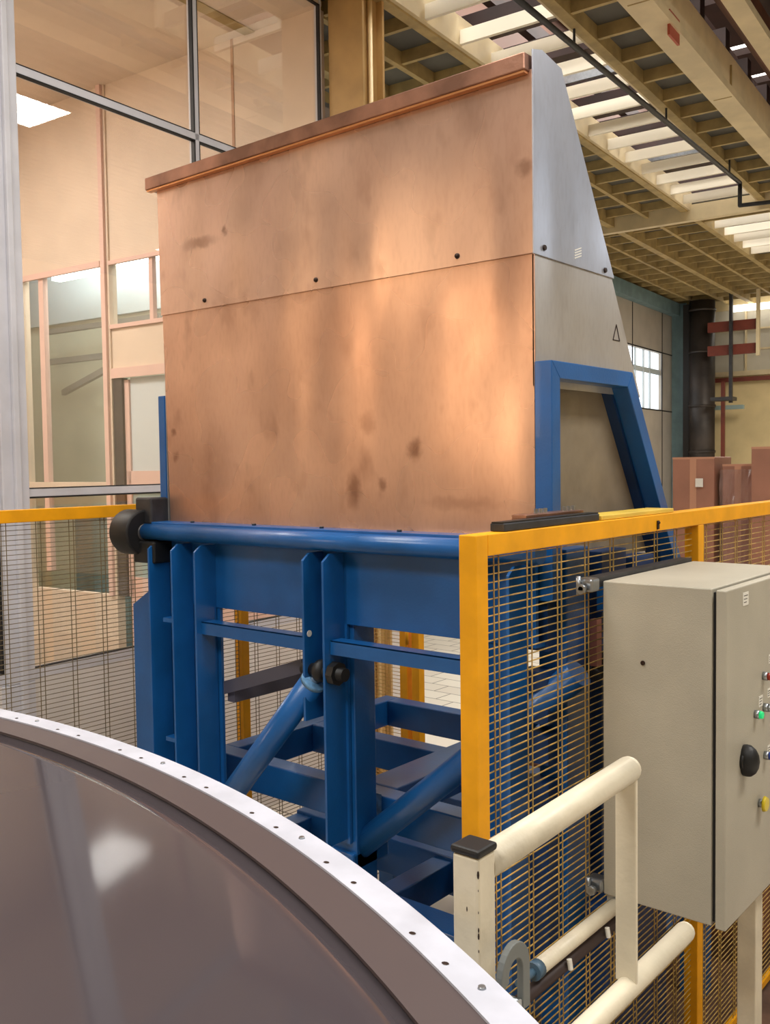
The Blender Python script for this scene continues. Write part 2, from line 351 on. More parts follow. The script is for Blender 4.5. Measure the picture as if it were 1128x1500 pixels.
# roof high above with bright bands of glazing
rf = MB()
for i in range(26):
    v = 4.6+.62*i
    rf.box(-5.2, -3.0, v if i not in OPEN_BAYS else v+.36, v+.62, 7.6, 7.7)
rf.box(-16, -5.2, -9, 26, 7.6, 7.7).box(-3.0, 9.2, -9, 26, 7.6, 7.7).box(-5.2, -3, -9, 4.6, 7.6, 7.7).box(-5.2, -3, 20.7, 26, 7.6, 7.7)
rf.build('roof_deck', ROOFD, ce, M=BW)
g = MB()
for i in range(16):
    v = 5.0+.93*i; g.box(-5.4, -2.8, v, v+.16, 5.95, 6.2)
for u in (-4.9, -4.35, -3.8, -3.25): g.box(u-.05, u+.05, 4.6, 20, 6.5, 6.68)
g.build('roof_truss', ROOFD, ce, M=BW)
g = MB()
for i in range(9):
    v = 5.4+1.7*i; g.box(-5.2, -2.9, v, v+.03, 6.0, 6.09)
g.build('purlin', CHROME, ce, M=BW)
sk = struct(MB().box(-5.3, -2.9, 4.6, 20.7, 7.75, 7.78).build('window_2', SKY, M=BW))
# side cover above the strip so that only the strip shows sky
MB().box(-5.5, -5.42, 4.6, 20.7, ZC+.3, 7.6).box(-2.86, -2.8, 4.6, 20.7, ZC+.9, 7.6).build('upstand', mat('upstand_brown', (96, 66, 52), .7), ce, M=BW)
# right hand side bay: low dark corrugated roof
g = MB().box(-2.86, 9.2, -9, 26, 6.5, 6.55)
for i in range(60): g.box(-2.3+i*.19, -2.22+i*.19, 4, 26, 6.42, 6.5)
g.build('side_roof', ROOFD, ce, M=BW)
# crane girder and runway beam
cg = thing('crane_girder', BM @ Vector((-2.85, 6, ZC)), 'big cream steel girder under the roof with a small red label', 'girder')
MB().box(-2.97, -2.72, 3, 24.5, ZC-.03, ZC+.05).build('bottom_flange', CRBEAM, cg, M=BW)
MB().box(-2.88, -2.76, 3, 24.5, ZC+.05, ZC+.42).build('web', CRBEAM, cg, M=BW)
for v in (8.0, 10.6, 13.4): MB().box(-2.93, -2.74, v, v+.012, ZC-.035, ZC+.3).build('splice_plate', OCHRE2, cg, M=BW)
p = hu(988, 40, -2.75)
MB().box(-2.762, -2.74, p.y-.16, p.y+.12, p.z-.12, p.z+.10).build('sign', REDL, cg, M=BW, label='small rusty red label plate')
rb = thing('crane_runway', BM @ Vector((-2.4, 6, 5.7)), 'brown and cream runway beam to the right of the big cream girder', 'beam')
MB().box(-2.5, -2.42, 3, 24.5, 5.85, 6.3).build('web', mat('brown_beam', (112, 66, 46), .6, 0, .2, 4), rb, M=BW)
MB().box(-2.44, -2.26, 3, 24.5, 5.78, 5.86).build('flange', CRBEAM, rb, M=BW)
for i in range(10): MB().tube((-2.41, 7+1.0*i, 6.02), (-2.38, 7+1.0*i, 6.02), .035).build('bolt', WHITE, rb, M=BW)
# dark pipe under the strip
P = [bz(745, -12, 5.35), bz(1084, 268, 5.35)]
dp = thing('ceiling_pipe', BM @ P[1], 'thin dark grey pipe running under the skylight strip', 'pipe')
e = P[1]; e2 = Vector((e.x, e.y, e.z-.30)); e3 = Vector((e.x+3.0, e.y+.6, e.z-.30))
MB().path([P[0]+(P[0]-e)*.6, e, e2, e3], .028).build('pipe_run', DGREY, dp, M=BW, smooth=True)
for v in (8.2, 10.6, 13): g = MB(); k_ = (v-e.y)/(P[0].y-e.y); g.tube((e.x+(P[0].x-e.x)*k_, v, e.z), (e.x+(P[0].x-e.x)*k_, v, ZC+.05), .012); g.build('hanger', DGREY, dp, M=BW)

# ---------------- glazed office on the left: aluminium frames, peach room behind
UG = -5.0
def vz(z): return z
V0, V1, V2, V3 = 3.49, 4.965, 6.43, 6.43
# white plinth wall
struct(MB().box(UG-.12, UG, 1.9, 6.45, FLOOR, .33).build('wall_office', WHITEP, M=BW))
wf = None
BAYS = [(2.0, 3.29), (3.49, 4.945), (4.985, 6.41)]
ROWS = [(.40, 1.44), (1.49, 3.945), (3.995, 5.45)]
k = 3
for bi, (a, b) in enumerate(BAYS):
    w_ = struct(MB().box(UG-.06, UG, a-.04, b+.04, .33, .40).box(UG-.06, UG, a-.04, b+.04, 1.44, 1.49).box(UG-.06, UG, a-.04, b+.04, 3.945, 3.995).box(UG-.06, UG, b, b+.02, .33, 5.5).box(UG-.06, UG, a-.02, a, .33, 5.5)
        .build('window_%d' % k, ALU, M=BW, bevel=.003)); k += 1
    for (c, d) in ROWS:
        MB().box(UG-.034, UG-.028, a, b, c, d).build('pane', GLASS, w_, M=BW)
        gk = MB(); t_ = .009
        gk.box(UG-.03, UG+.002, a, b, c, c+t_*.6).box(UG-.03, UG+.002, a, b, d-t_, d).box(UG-.03, UG+.002, a, a+t_*.6, c, d).box(UG-.03, UG+.002, b-t_*1.4, b, c, d)
        gk.build('gasket', GASK, w_, M=BW)
pc = struct(MB().box(UG-.1, UG+.03, 3.30, 3.48, .33, 5.5).box(UG+.03, UG+.06, 3.37, 3.41, FLOOR, 5.5).box(UG-.1, UG+.03, 3.27, 3.48, FLOOR, .33).build('trim_1', ALU, M=BW, bevel=.006))
# office shell
struct(MB().box(-9.6, -9.5, 1.9, 6.45, FLOOR, 5.45).build('wall_office_left', PEACH, M=BW))
struct(MB().box(-9.6, UG-.06, 1.85, 1.95, FLOOR, 5.45).build('wall_office_front', PEACH, M=BW))
struct(MB().box(-9.5, UG-.12, 1.95, 6.45, -.9, -.8).build('floor_office', mat('office_floor', (140, 144, 136), .5), M=BW))
struct(MB().box(-9.5, UG-.01, 1.9, 6.45, 5.45, 5.49).build('ceiling_office', PEACH, M=BW))
PV = 6.45
pt = struct(MB().box(-9.5, UG-.05, PV, PV+.08, 3.70, 5.45)
    .box(-7.90, -7.77, PV-.02, PV+.08, -.8, 5.45)
    .box(-7.77, UG-.05, PV, PV+.08, 2.60, 3.04)
    .box(-9.5, -9.22, PV, PV+.08, .3, 3.7).box(-9.22, -7.9, PV, PV+.08, 1.36, 1.47).box(-9.22, -7.9, PV, PV+.08, -.8, .3)
    .build('wall_partition', PEACH, M=BW))
MB().box(-7.77, UG-.05, PV-.03, PV, 2.52, 2.62).box(-9.25, -7.9, PV-.03, PV, 3.66, 3.72).box(-7.77, UG-.05, PV-.03, PV, 3.66, 3.70).box(-7.77, UG-.05, PV-.03, PV, 3.02, 3.06).box(-7.86, -7.80, PV-.05, PV-.02, .3, 5.45).build('trim', PINK, pt, M=BW)
MB().box(-6.05, -6.02, PV-.006, PV, 3.7, 5.45).build('panel_joint', mat('joint_brown', (190, 150, 124), .6), pt, M=BW)
w_ = struct(MB().box(-8.95, -8.87, PV, PV+.06, 1.47, 3.7).box(-8.95, -8.87, PV, PV+.06, .5, 1.36).build('window_6', PINK, M=BW))
MB().box(-9.22, -7.9, PV+.03, PV+.035, 1.47, 3.7).build('pane', GLASS, w_, M=BW)
MB().box(-9.22, -7.9, PV+.03, PV+.035, .5, 1.36).build('pane', GLASS, w_, M=BW)
w_ = struct(MB().box(-6.6, -6.55, PV, PV+.05, 3.04, 3.7).box(-7.2, -7.15, PV, PV+.05, 3.04, 3.7).build('window_7', PINK, M=BW))
MB().box(-7.77, UG-.05, PV+.03, PV+.035, 3.04, 3.7).build('pane', GLASS, w_, M=BW)
d_ = struct(MB().box(-7.60, UG-.1, PV+.02, PV+.07, 1.36, 1.58).box(-7.60, UG-.1, PV+.02, PV+.07, -.8, .5).box(-7.63, -7.56, PV+.02, PV+.07, .3, 2.5).box(-6.6, -6.5, PV+.02, PV+.07, .3, 2.5).build('door_2', PINK, M=BW))
MB().box(-7.76, -7.63, PV-.01, PV+.07, .3, 2.52).build('jamb', mat('dark_jamb', (74, 66, 66), .5), d_, M=BW, label='dark door jamb')
MB().box(-7.56, -5.1, PV+.04, PV+.045, 1.58, 2.52).build('pane', mat('milky_pane', (205, 212, 214), .3), d_, M=BW, label='milky door glass')
MB().box(-7.56, -5.1, PV+.04, PV+.045, .3, 1.36).build('pane', mat('milky_pane_low', (150, 170, 168), .3), d_, M=BW)
# room behind the partition
wi = struct(MB().box(-13, UG-.05, 7.7, 7.8, FLOOR, 4.7).build('wall_inner_room', GREENISH, M=BW))
MB().box(-12.8, -5.2, 7.66, 7.7, 3.45, 4.6).build('upper_panel', mat('pale_blue_grey', (178, 190, 198), .5), wi, M=BW)
struct(MB().box(UG-.12, UG-.05, PV+.08, 7.8, FLOOR, 4.7).build('wall_inner_room_side', WHITEP, M=BW))
struct(MB().box(-13, UG-.05, PV+.08, 7.8, -.9, -.8).build('floor_inner_room', GREENISH, M=BW))
struct(MB().box(-13, UG-.05, PV+.08, 7.8, 4.66, 4.7).build('ceiling_inner_room', mat('room_grey_blue', (170, 180, 186), .7), M=BW))
struct(MB().box(-13.1, -13, PV, 7.8, .2, 4.7).build('wall_inner_room_left', GREENISH, M=BW))
GREYB = mat('beam_grey', (120, 122, 120), .6)
t = thing('beam_pair', BM @ Vector((-9, 7.5, 3.0)), 'grey beams and brace seen through the left office window', 'bracket')  # two grey beams with a slanting brace
MB().box(-10.4, -8.2, 7.5, 7.56, 2.92, 2.99).build('cross_beam', GREYB, t, M=BW)
MB().box(-10.4, -8.2, 7.5, 7.56, 3.3, 3.36).build('cross_beam', GREYB, t, M=BW)
MB().bar((-9.9, 7.45, 2.55), (-8.5, 7.0, 2.72), .05, .07).build('brace', GREYB, t, M=BW)

for i, (u, v) in enumerate([(-9.3, 7.3), (-8.2, 7.2)]):
    t = thing('tube_lamp', BM @ Vector((u, v, 4.2)), 'bright white tube lamp behind the %s office window' % ['left', 'upper right'][i], 'lamp')
    MB().box(u-.5, u+.5, v-.1, v+.1, 3.92, 4.0).build('housing', WHITE, t, M=BW)
    MB().box(u-.48, u+.48, v-.06, v+.06, 3.87, 3.92).build('tube', LAMP, t, M=BW)
t = thing('low_cabinet', BM @ Vector((-8.6, 7.2, -.8)), 'dim teal-grey low cabinet behind the lower office panes', 'cabinet')
MB().box(-9.3, -7.9, 7.1, 7.5, -.8, 1.05).build('body', mat('teal_grey', (92, 122, 128), .5), t, M=BW)
MB().box(-9.3, -7.9, 7.06, 7.54, 1.05, 1.09).build('top', mat('teal_top', (130, 140, 138), .5), t, M=BW)

# ochre I-column at the corner of the office
t = thing('corner_column', BM @ Vector((-4.8, 6.6, FLOOR)), 'tall ochre steel column at the corner of the glazed office', 'column')
MB().box(-4.95, -4.60, 6.46, 6.49, FLOOR, 5.5).build('flange', OCHRE, t, M=BW, bevel=.004)
MB().box(-4.95, -4.60, 6.75, 6.78, FLOOR, 5.5).build('flange', OCHRE, t, M=BW, bevel=.004)
MB().box(-4.70, -4.66, 6.49, 6.75, FLOOR, 5.5).build('web', OCHRE, t, M=BW)
MB().box(-4.99, -4.56, 6.42, 6.82, FLOOR, FLOOR+.04).build('base_plate', OCHRE, t, M=BW)
MB().tube((-4.635, 6.62, FLOOR), (-4.635, 6.62, 5.5), .02).build('conduit', mat('ochre_light', (226, 196, 140), .5), t, M=BW, smooth=True)

# =================================================================== HOPPER TIPPER
HX0, HX1, HY = -3.93, -1.782, 3.0
hp = thing('hopper_tipper', (-2.85, 3.6, FLOOR), 'large copper-clad steel hopper on a blue tipping frame', 'hopper')
def yb(z): return 4.15 - (z-1.40)*(4.15-3.21)/(3.055-1.40)     # sloping back
# lower copper sheet
low = MB().prism([(-3.903, HY, 1.335), (-1.779, HY, 1.335), (-1.779, HY, 2.358), (-3.927, HY, 2.368)], (0, .006, 0)).build('front_sheet', COPPER2, hp, label='lower copper sheet with brown stains')
up = MB().prism([(-3.932, HY-.006, 2.368), (-1.781, HY-.006, 2.354), (-1.781, HY-.006, 3.0), (-3.94, HY-.006, 3.0)], (0, .006, 0)).build('front_sheet', COPPER, hp, bevel=.001, label='upper copper sheet fixed with small screws')
for (a, b) in ((300, 440), (463, 410), (670, 375)):
    q = hy(a, b, HY-.006); MB().tube((q.x, q.y, q.z), (q.x, q.y-.007, q.z), .011, .009).sphere((q.x, q.y-.007, q.z), .008, (1, .6, 1)).build('screw', SCREW, up, smooth=True)
# cap flange along the top edge
MB().box(-3.99, -1.79, HY-.042, HY+.03, 2.992, 3.052).build('top_flange', COPCAP, hp, bevel=.004)
MB().box(-3.985, -1.795, HY-.035, HY-.008, 2.984, 2.992).build('drip_edge', mat('bright_copper_edge', (232, 170, 120), .35, .9), hp)
# stainless side
s1 = MB().prism([(HX1, HY-.006, 2.352), (HX1, HY-.006, 3.068), (HX1, 3.06, 3.085), (HX1, 3.20, 3.062), (HX1, 3.63, 2.352)], (.006, 0, 0)).build('side_sheet', STEEL, hp, bevel=.001, label='upper stainless side sheet')
for (a, b) in ((797, 363), (886, 396)):
    q = hx(a, b, HX1+.006); MB().tube(q, (q.x+.007, q.y, q.z), .011, .009).build('screw', SCREW, s1, smooth=True)
q = hx(847, 374, HX1+.006)
for dz in (-.01, .0, .01, .02): MB().bar((q.x+.0005, q.y-.03, q.z+dz-.006), (q.x+.0005, q.y+.025, q.z+dz+.012), .001, .004).build('scuff_mark', WHITE, s1)
MB().prism([(HX1, HY, 1.88), (HX1, HY, 2.352), (HX1, yb(2.352)+.01, 2.352), (HX1, yb(1.88)+.01, 1.88)], (-.005, 0, 0)).build('side_sheet', STEEL2, hp, label='dull lower stainless side sheet')
MB().prism([(HX1-.045, HY+.01, 1.2), (HX1-.045, HY+.01, 1.95), (HX1-.045, yb(1.95), 1.95), (HX1-.045, yb(1.2), 1.2)], (-.005, 0, 0)).build('side_panel', STEELTAN, hp, label='recessed tan steel panel')
tq = hx(903, 488, HX1+.001)
MB().bar((tq.x, tq.y-.03, tq.z-.03), (tq.x, tq.y+.03, tq.z-.03), .002, .004).bar((tq.x, tq.y-.03, tq.z-.03), (tq.x, tq.y, tq.z+.035), .002, .004).bar((tq.x, tq.y+.03, tq.z-.03), (tq.x, tq.y, tq.z+.035), .002, .004).build('triangle_mark', SCREW, hp, label='small scratched triangle mark')
# other walls of the hopper (open top)
MB().prism([(HX0, HY+.006, 1.2), (HX0, HY+.006, 3.05), (HX0, 3.21, 3.05), (HX0, yb(1.2), 1.2)], (.005, 0, 0)).build('far_side_sheet', STEEL2, hp)
MB().prism([(HX0, 3.206, 3.055), (HX1-.006, 3.206, 3.055), (HX1-.006, yb(1.25), 1.25), (HX0, yb(1.25), 1.25)], (0, .005, .001)).build('back_sheet', STEEL2, hp)
MB().box(HX0+.01, HX1-.06, HY+.01, yb(1.28)-.01, 1.27, 1.285).build('bottom_sheet', STEEL2, hp)
# blue trapezoid frame on the side
def trap(xa, xb):
    O = [(HY+.0, 1.16), (HY+.0, 1.968), (3.66, 1.968), (4.20, 1.10)]
    t_ = .062
    P = lambda y, z: (xa, y, z)
    dx = (xb-xa, 0, 0)
    g = []
    sl = (4.20-3.66)/(1.968-1.10)
    g.append(MB().prism([P(HY, 1.1), P(HY, 1.968), P(HY+t_, 1.968-t_), P(HY+t_, 1.1)], dx))
    g.append(MB().prism([P(HY, 1.968), P(3.66, 1.968), P(3.66-t_*.7, 1.968-t_), P(HY+t_, 1.968-t_)], dx))
    g.append(MB().prism([P(3.66, 1.968), P(4.20, 1.10), P(4.20-t_*1.15, 1.10), P(3.66-t_*.7, 1.968-t_)], dx))
    return g
for nm, m_ in zip(('frame_upright', 'frame_top_bar', 'frame_sloping_bar'), trap(HX1-.002, HX1+.072)): m_.build(nm, BLUE, hp, bevel=.003)
for nm, m_ in zip(('frame_upright', 'frame_top_bar', 'frame_sloping_bar'), trap(HX0-.052, HX0-.002)): m_.build(nm, BLUE, hp, bevel=.003)
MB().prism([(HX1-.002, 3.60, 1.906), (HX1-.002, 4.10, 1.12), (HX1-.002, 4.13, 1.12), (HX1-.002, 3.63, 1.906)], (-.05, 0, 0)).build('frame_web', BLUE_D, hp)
# ledge, torsion tube, apron
MB().box(-3.93, -1.76, 2.90, HY+.02, 1.305, 1.335).build('ledge', BLUE, hp, bevel=.003)
for px in (282, 372, 471, 585): q = hy(px, 770, 2.955); MB().tube((q.x, 2.955, 1.335), (q.x, 2.955, 1.343), .010).build('bolt', DGREY, hp, smooth=True)
MB().tube((-4.0, 2.90, 1.285), (-1.70, 2.90, 1.285), .040, seg=24).build('torsion_tube', BLUE, hp, smooth=True)
MB().box(-3.72, -1.76, 2.965, 2.985, .93, 1.305).build('apron_plate', BLUE, hp, bevel=.002)
MB().box(-3.72, -1.76, 2.985, 3.06, .93, .945).build('apron_flange', BLUE, hp)
# left bearing
br_ = MB().tube((-4.13, 2.90, 1.28), (-3.98, 2.90, 1.28), .115, seg=28).build('bearing_wheel', RUB, hp, smooth=True, bevel=.01, label='black rubber-edged bearing wheel')
MB().tube((-4.16, 2.90, 1.28), (-3.97, 2.90, 1.28), .045, seg=20).build('hub', DGREY, br_, smooth=True)
MB().box(-4.06, -3.93, 2.90, 3.02, 1.32, 1.455).build('bearing_block', DGREY, hp, bevel=.01)
MB().box(-4.03, -3.86, 2.86, 2.98, 1.13, 1.24).build('bearing_foot', RUB, hp, bevel=.01)
# columns: pairs of chamfered plates
def plate(x, z0, z1, mtl=BLUE, y0=2.84, y1=2.965, nm='column_plate'):
    return MB().prism([(x-.006, y0, z0), (x-.006, y0, z1-.03), (x-.006, y0+.04, z1), (x-.006, y1, z1), (x-.006, y1, z0)], (.012, 0, 0)).build(nm, mtl, hp, bevel=.001)
for x in (-3.88, -3.70, -3.527): plate(x, -.95, 1.235)
MB().box(-3.9, -3.5, 2.97, 2.985, -.95, 1.235).build('column_back', BLUE, hp)
MB().box(-3.99, -3.88, 2.93, 2.95, -.95, 1.18).build('column_flange', BLUE, hp)
MB().prism([(-4.17, 2.95, -.95), (-4.17, 2.95, .895), (-4.04, 2.95, .97), (-3.99, 2.95, .97), (-3.99, 2.95, -.95)], (0, .016, 0)).build('outer_gusset', BLUE, hp, bevel=.002)
for z in (.86, .27): MB().box(-3.80, -3.70, 2.86, 2.96, z-.01, z+.01).build('stiffener', BLUE, hp)
pa = plate(-2.817, .52, 1.235); plate(-2.70, .0, 1.235)
MB().box(-2.81, -2.68, 2.965, 2.98, -.02, 1.235).build('column_back', BLUE, hp)
MB().box(-2.82, -2.66, 2.985, 3.12, -.5, .93).build('center_post', BLUE, hp, bevel=.004)
q = hx(453, 928, -2.811); MB().tube(q, (q.x+.002, q.y, q.z), .014).build('hole', WHITE, pa, label='round hole')
plate(-1.99, -.95, 1.235); plate(-1.80, -.95, 1.235)
# rails between the columns
def angle(x0, x1, z, m_=BLUE, y=2.87):
    return MB().box(x0, x1, y, y+.07, z-.006, z).box(x0, x1, y, y+.006, z-.06, z).build('cross_angle', m_, hp, bevel=.001)
angle(-3.52, -2.82, .875); angle(-2.69, -1.99, .875)
MB().bar((-3.47, 3.0, .505), (-3.47, 4.0, .505), .05, .065).build('side_bar', mat('grey_bar', (92, 90, 104), .45), hp, label='grey bar')
q0, q1 = hy(305, 1014, 2.99), hy(445, 975, 2.99)
MB().bar((q0.x, 2.995, q0.z), (q1.x, 2.995, q1.z), .03, .06).build('diagonal_bar', mat('grey_bar2', (84, 84, 100), .45), hp, label='grey diagonal bar')
# pivot of the ram
MB().tube((-2.86, 2.885, .735), (-2.62, 2.885, .735), .028, seg=20).build('pivot_pin', RUB, hp, smooth=True)
MB().tube((-2.69, 2.885, .735), (-2.655, 2.885, .735), .05, seg=8).build('pivot_nut', RUB, hp)
MB().sphere((-2.76, 2.885, .735), .05, (.7, 1, 1)).build('rod_eye', RUB, hp, smooth=True)
MB().tube((-2.765, 2.885, .735), (-2.82, 2.885, .66), .022).build('piston_rod', CHROME, hp, smooth=True)
ra = MB().tube((-2.80, 2.885, .690), (-3.56, 2.885, -.16), .056, seg=28).build('ram_cylinder', BLUE, hp, smooth=True)
MB().tube((-2.797, 2.885, .694), (-2.81, 2.885, .679), .058, seg=28).build('ram_collar', BLUEPALE, ra, smooth=True)
# long brace tube to the right
MB().tube(hy(505, 1257, 3.05), hy(848, 986, 3.08), .056, seg=24).build('brace_tube', BLUE, hp, smooth=True)
# tilting cradle: rectangle of hollow beams at z = .12
ZT = .12; BH = .16
def beamX(x0, x1, y, z=ZT, h=BH, w=.11, m_=BLUE): return MB().box(x0, x1, y, y+w, z-h, z).build('cradle_beam', m_, hp, bevel=.006)
def beamY(x, y0, y1, z=ZT, h=BH, w=.10, m_=BLUE): return MB().box(x, x+w, y0, y1, z-h, z).build('cradle_beam', m_, hp, bevel=.006)
beamX(-3.9, -1.85, 3.2); beamX(-3.78, -1.85, 3.87); beamX(-3.78, -1.85, 4.55)
beamY(-3.88, 3.31, 4.66); beamY(-2.90, 3.312, 4.548, z=ZT+.004, w=.2); beamY(-1.88, 3.31, 4.66)
# weld plates on the cradle
MB().box(-2.79, -2.70, 3.195, 3.2, -.03, .13).build('weld_plate', BLUEPALE, hp)
MB().box(-3.84, -3.75, 3.19, 3.2, -.02, .125).build('weld_plate', BLUEPALE, hp)
MB().box(-2.80, -2.66, 2.96, 3.2, -.14, -.06).build('base_lug', BLUE, hp, bevel=.01)
# lower base frame
for y, z in ((3.2, -.40), (3.85, -.40), (4.55, -.40)): MB().box(-3.9, -1.75, y, y+.16, z-.2, z).build('base_beam', BLUE, hp, bevel=.006)
for x in (-3.9, -2.9, -1.88): MB().box(x, x+.12, 3.36, 4.6, -.58, -.42).build('base_beam', BLUE, hp, bevel=.006)
for x in (-3.88, -1.88):
    for y in (3.22, 4.56): MB().box(x, x+.12, y, y+.12, FLOOR, -.6).build('base_leg', BLUE, hp, bevel=.004)
# right-hand ladder posts
MB().box(-1.99, -1.84, 2.97, 2.985, -.95, 1.235).build('column_back', BLUE, hp)
MB().box(-1.84, -1.72, 3.12, 3.30, -.95, 1.28).build('ladder_post', BLUE, hp, bevel=.004)
edges = [800, 949, 980, 1010, 1032, 1055, 1070, 1112, 1140, 1190, 1210, 1420]
for a, b in zip(edges[0::2], edges[1::2]):
    za, zb = hy(770, a, 3.05).z, hy(770, b, 3.05).z
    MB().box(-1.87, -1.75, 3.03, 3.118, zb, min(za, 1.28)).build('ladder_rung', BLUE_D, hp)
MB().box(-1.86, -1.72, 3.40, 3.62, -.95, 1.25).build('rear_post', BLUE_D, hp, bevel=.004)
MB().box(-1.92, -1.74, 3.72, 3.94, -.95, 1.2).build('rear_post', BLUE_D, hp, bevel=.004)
MB().box(-1.72, -1.66, 3.36, 4.1, 1.02, 1.14).build('rear_bar', BLUE, hp)
MB().box(-1.71, -1.68, 3.28, 3.32, .82, 1.0).build('copper_strip', mat('pinkish_strip', (170, 110, 95), .4, .5), hp, label='pinkish copper strip')
MB().tube((-1.70, 3.3, .78), (-1.70, 3.42, .84), .03).build('hose_end', DGREY, hp, smooth=True)
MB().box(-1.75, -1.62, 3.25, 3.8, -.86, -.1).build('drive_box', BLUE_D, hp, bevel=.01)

# =================================================================== SAFETY FENCES
def fence(name, X, ys, y_end, ztop, label, wire, posts=.06, panel_m=YEL, base=(0,)):
    f = thing(name, (X, ys[0], FLOOR), label, 'fence')
    for y in ys:
        p_ = MB().box(X-.03, X+.03, y-.03, y+.03, FLOOR+.005, ztop if y == ys[0] else ztop-.063).build('post', panel_m, f, bevel=.003)
        MB().box(X-.06, X+.06, y-.06, y+.06, FLOOR, FLOOR+.01).build('foot_plate', panel_m, p_)
    MB().box(X-.03, X+.03, ys[0]+.03, y_end, ztop-.063, ztop).build('top_rail', panel_m, f, bevel=.003)
    lims = list(ys)+([y_end] if y_end > ys[-1]+.1 else [])
    for a, b in zip(lims[:-1], lims[1:]):
        g = MB(); z = FLOOR+.1
        while z < ztop-.07:
            g.bar((X, a+.03, z), (X, b-.03 if b in ys else b, z), .0032, .0032); z += .0245
        y = a+.10
        while y < b-.05:
            for o_ in (0, .026): g.bar((X+.003, y+o_, FLOOR+.08), (X+.003, y+o_, ztop-.063), .0032, .0032)
            y += .187
        g.build('mesh_panel', wire, f)
        MB().box(X-.012, X+.012, a+.03, b-.03 if b in ys else b, FLOOR+.07, FLOOR+.1).build('bottom_rail', panel_m, f)
    return f
FX = -1.53
ff = fence('safety_fence', FX, [2.235, 3.86, 5.50, 7.1], 7.1, 1.40, 'bright yellow fence with wire mesh in front of the hopper, carrying the grey cabinet', YELW)
DYEL = YEL
lf = fence('safety_fence', -4.43, [1.9, 3.93, 4.87], 4.87, 1.405, 'yellow fence with fine dark wire mesh behind the hopper, beside the glazed office', BRONZEW)
# short panel turning the corner, with a gate post
cf = thing('fence_gate', (-4.1, 4.87, FLOOR), 'narrow yellow gate with mesh behind the hopper, near the ochre column', 'gate')
for x in (-3.88, -3.78):
    MB().box(x-.03, x+.03, 4.84, 4.90, FLOOR, 1.405).build('post', YEL, cf, bevel=.003)
MB().box(-4.36, -3.91, 4.85, 4.89, 1.345, 1.405).build('top_rail', YEL, cf)
g = MB(); z = FLOOR+.1
while z < 1.34: g.bar((-4.37, 4.87, z), (-3.91, 4.87, z), .0032, .0032); z += .0245
for x in (-4.33, -4.30, -4.06, -4.03): g.bar((x, 4.87, FLOOR+.08), (x, 4.87, 1.34), .0032, .0032)
g.build('mesh_panel', YELW, cf)
MB().tube((-3.83, 4.82, .43), (-3.83, 4.82, .55), .012).build('handle', YEL, cf, smooth=True)

# things lying on the fence rail
t = thing('black_bar', (FX, 2.65, 1.41), 'flat dark grey bar lying on top of the yellow fence rail', 'bar')
MB().bar((FX+.0, 2.36, 1.413), (FX-.01, 2.98, 1.413), .05, .024).build('bar', DGREY, t, bevel=.003)
MB().bar((FX+.0, 2.36, 1.427), (FX-.01, 2.98, 1.427), .04, .004).build('rubber_strip', RUB, t)
t = thing('mounting_bracket', (FX-.06, 2.8, 1.41), 'brown copper-coloured bracket with bolts behind the dark bar on the fence', 'bracket')
MB().box(FX-.10, FX-.045, 2.60, 2.98, 1.425, 1.437).build('plate', COPCAP, t, bevel=.002)
MB().box(FX-.10, FX-.045, 2.60, 2.606, 1.402, 1.425).build('lip', COPCAP, t)
for y in (2.70, 2.73, 2.76, 2.89, 2.92, 2.95): MB().tube((FX-.07, y, 1.437), (FX-.07, y, 1.452), .007, seg=6).build('bolt', CHROME, t)
tag(MB().box(FX-.09, FX+.02, 2.99, 3.60, 1.401, 1.417).build('yellow_plate', mat('pale_yellow_plate', (232, 196, 80), .45, 0, .08, 6), bevel=.002), 'flat pale yellow plate lying on the fence rail next to the bracket', 'plate')
g = thing('wire_clip', (FX+.03, 3.42, 1.37), 'small rusty clip on the face of the yellow fence rail', 'clip')
MB().box(FX+.0305, FX+.036, 3.415, 3.432, 1.345, 1.378).build('clip_plate', SCREW, g, bevel=.002)
MB().sphere((FX+.036, 3.423, 1.37), .006).build('clip_screw', SCREW, g)

# =================================================================== CONTROL CABINET
CX0, CX1, CY0, CY1, CZ0, CZ1 = -1.44, -1.075, 2.855, 3.62, .155, 1.21
cb = thing('control_cabinet', (-1.25, 3.2, CZ0), 'grey electrical control cabinet with push buttons and black handle on the fence', 'control cabinet')
MB().box(CX0, CX1, CY0, CY1, CZ0, CZ1).build('body', CAB, cb, bevel=.004)
MB().box(CX1, CX1+.012, CY0+.012, CY1-.012, CZ0+.012, CZ1-.012).build('gasket', GASK, cb)
dd = MB().box(CX1+.012, CX1+.045, CY0-.002, CY1+.002, CZ0-.004, CZ1-.003).build('door', CAB, cb, bevel=.004)
q = hy(942, 971, CY0); MB().tube((q.x, q.y, q.z), (q.x, q.y-.004, q.z), .0075).build('plug', SCREW, cb, smooth=True)
DX = CX1+.045
def dpos(px, py): q = hx(px, py, DX); return q.y, q.z
def lab(px, py, w_, h_):
    y, z = dpos(px, py); o = MB().box(DX, DX+.0015, y-w_/2, y+w_/2, z-h_/2, z+h_/2).build('label_plate', WHITE, dd)
    g = MB()
    for i in range(3): g.box(DX+.0015, DX+.002, y-w_*.35, y+w_*(.35-.1*i), z+h_*(.25-.25*i)-.0012, z+h_*(.25-.25*i)+.0012)
    g.build('print_line', INK, o)
lab(1092, 877, .05, .042); lab(1114, 1027, .036, .036); lab(1126, 1015, .03, .03); lab(1126, 1098, .03, .03); lab(1128, 965, .03, .03)
y, z = dpos(1089, 1113)
kn = MB().tube((DX, y, z), (DX+.012, y, z), .036, seg=24).build('switch_base', RUB, dd, smooth=True)
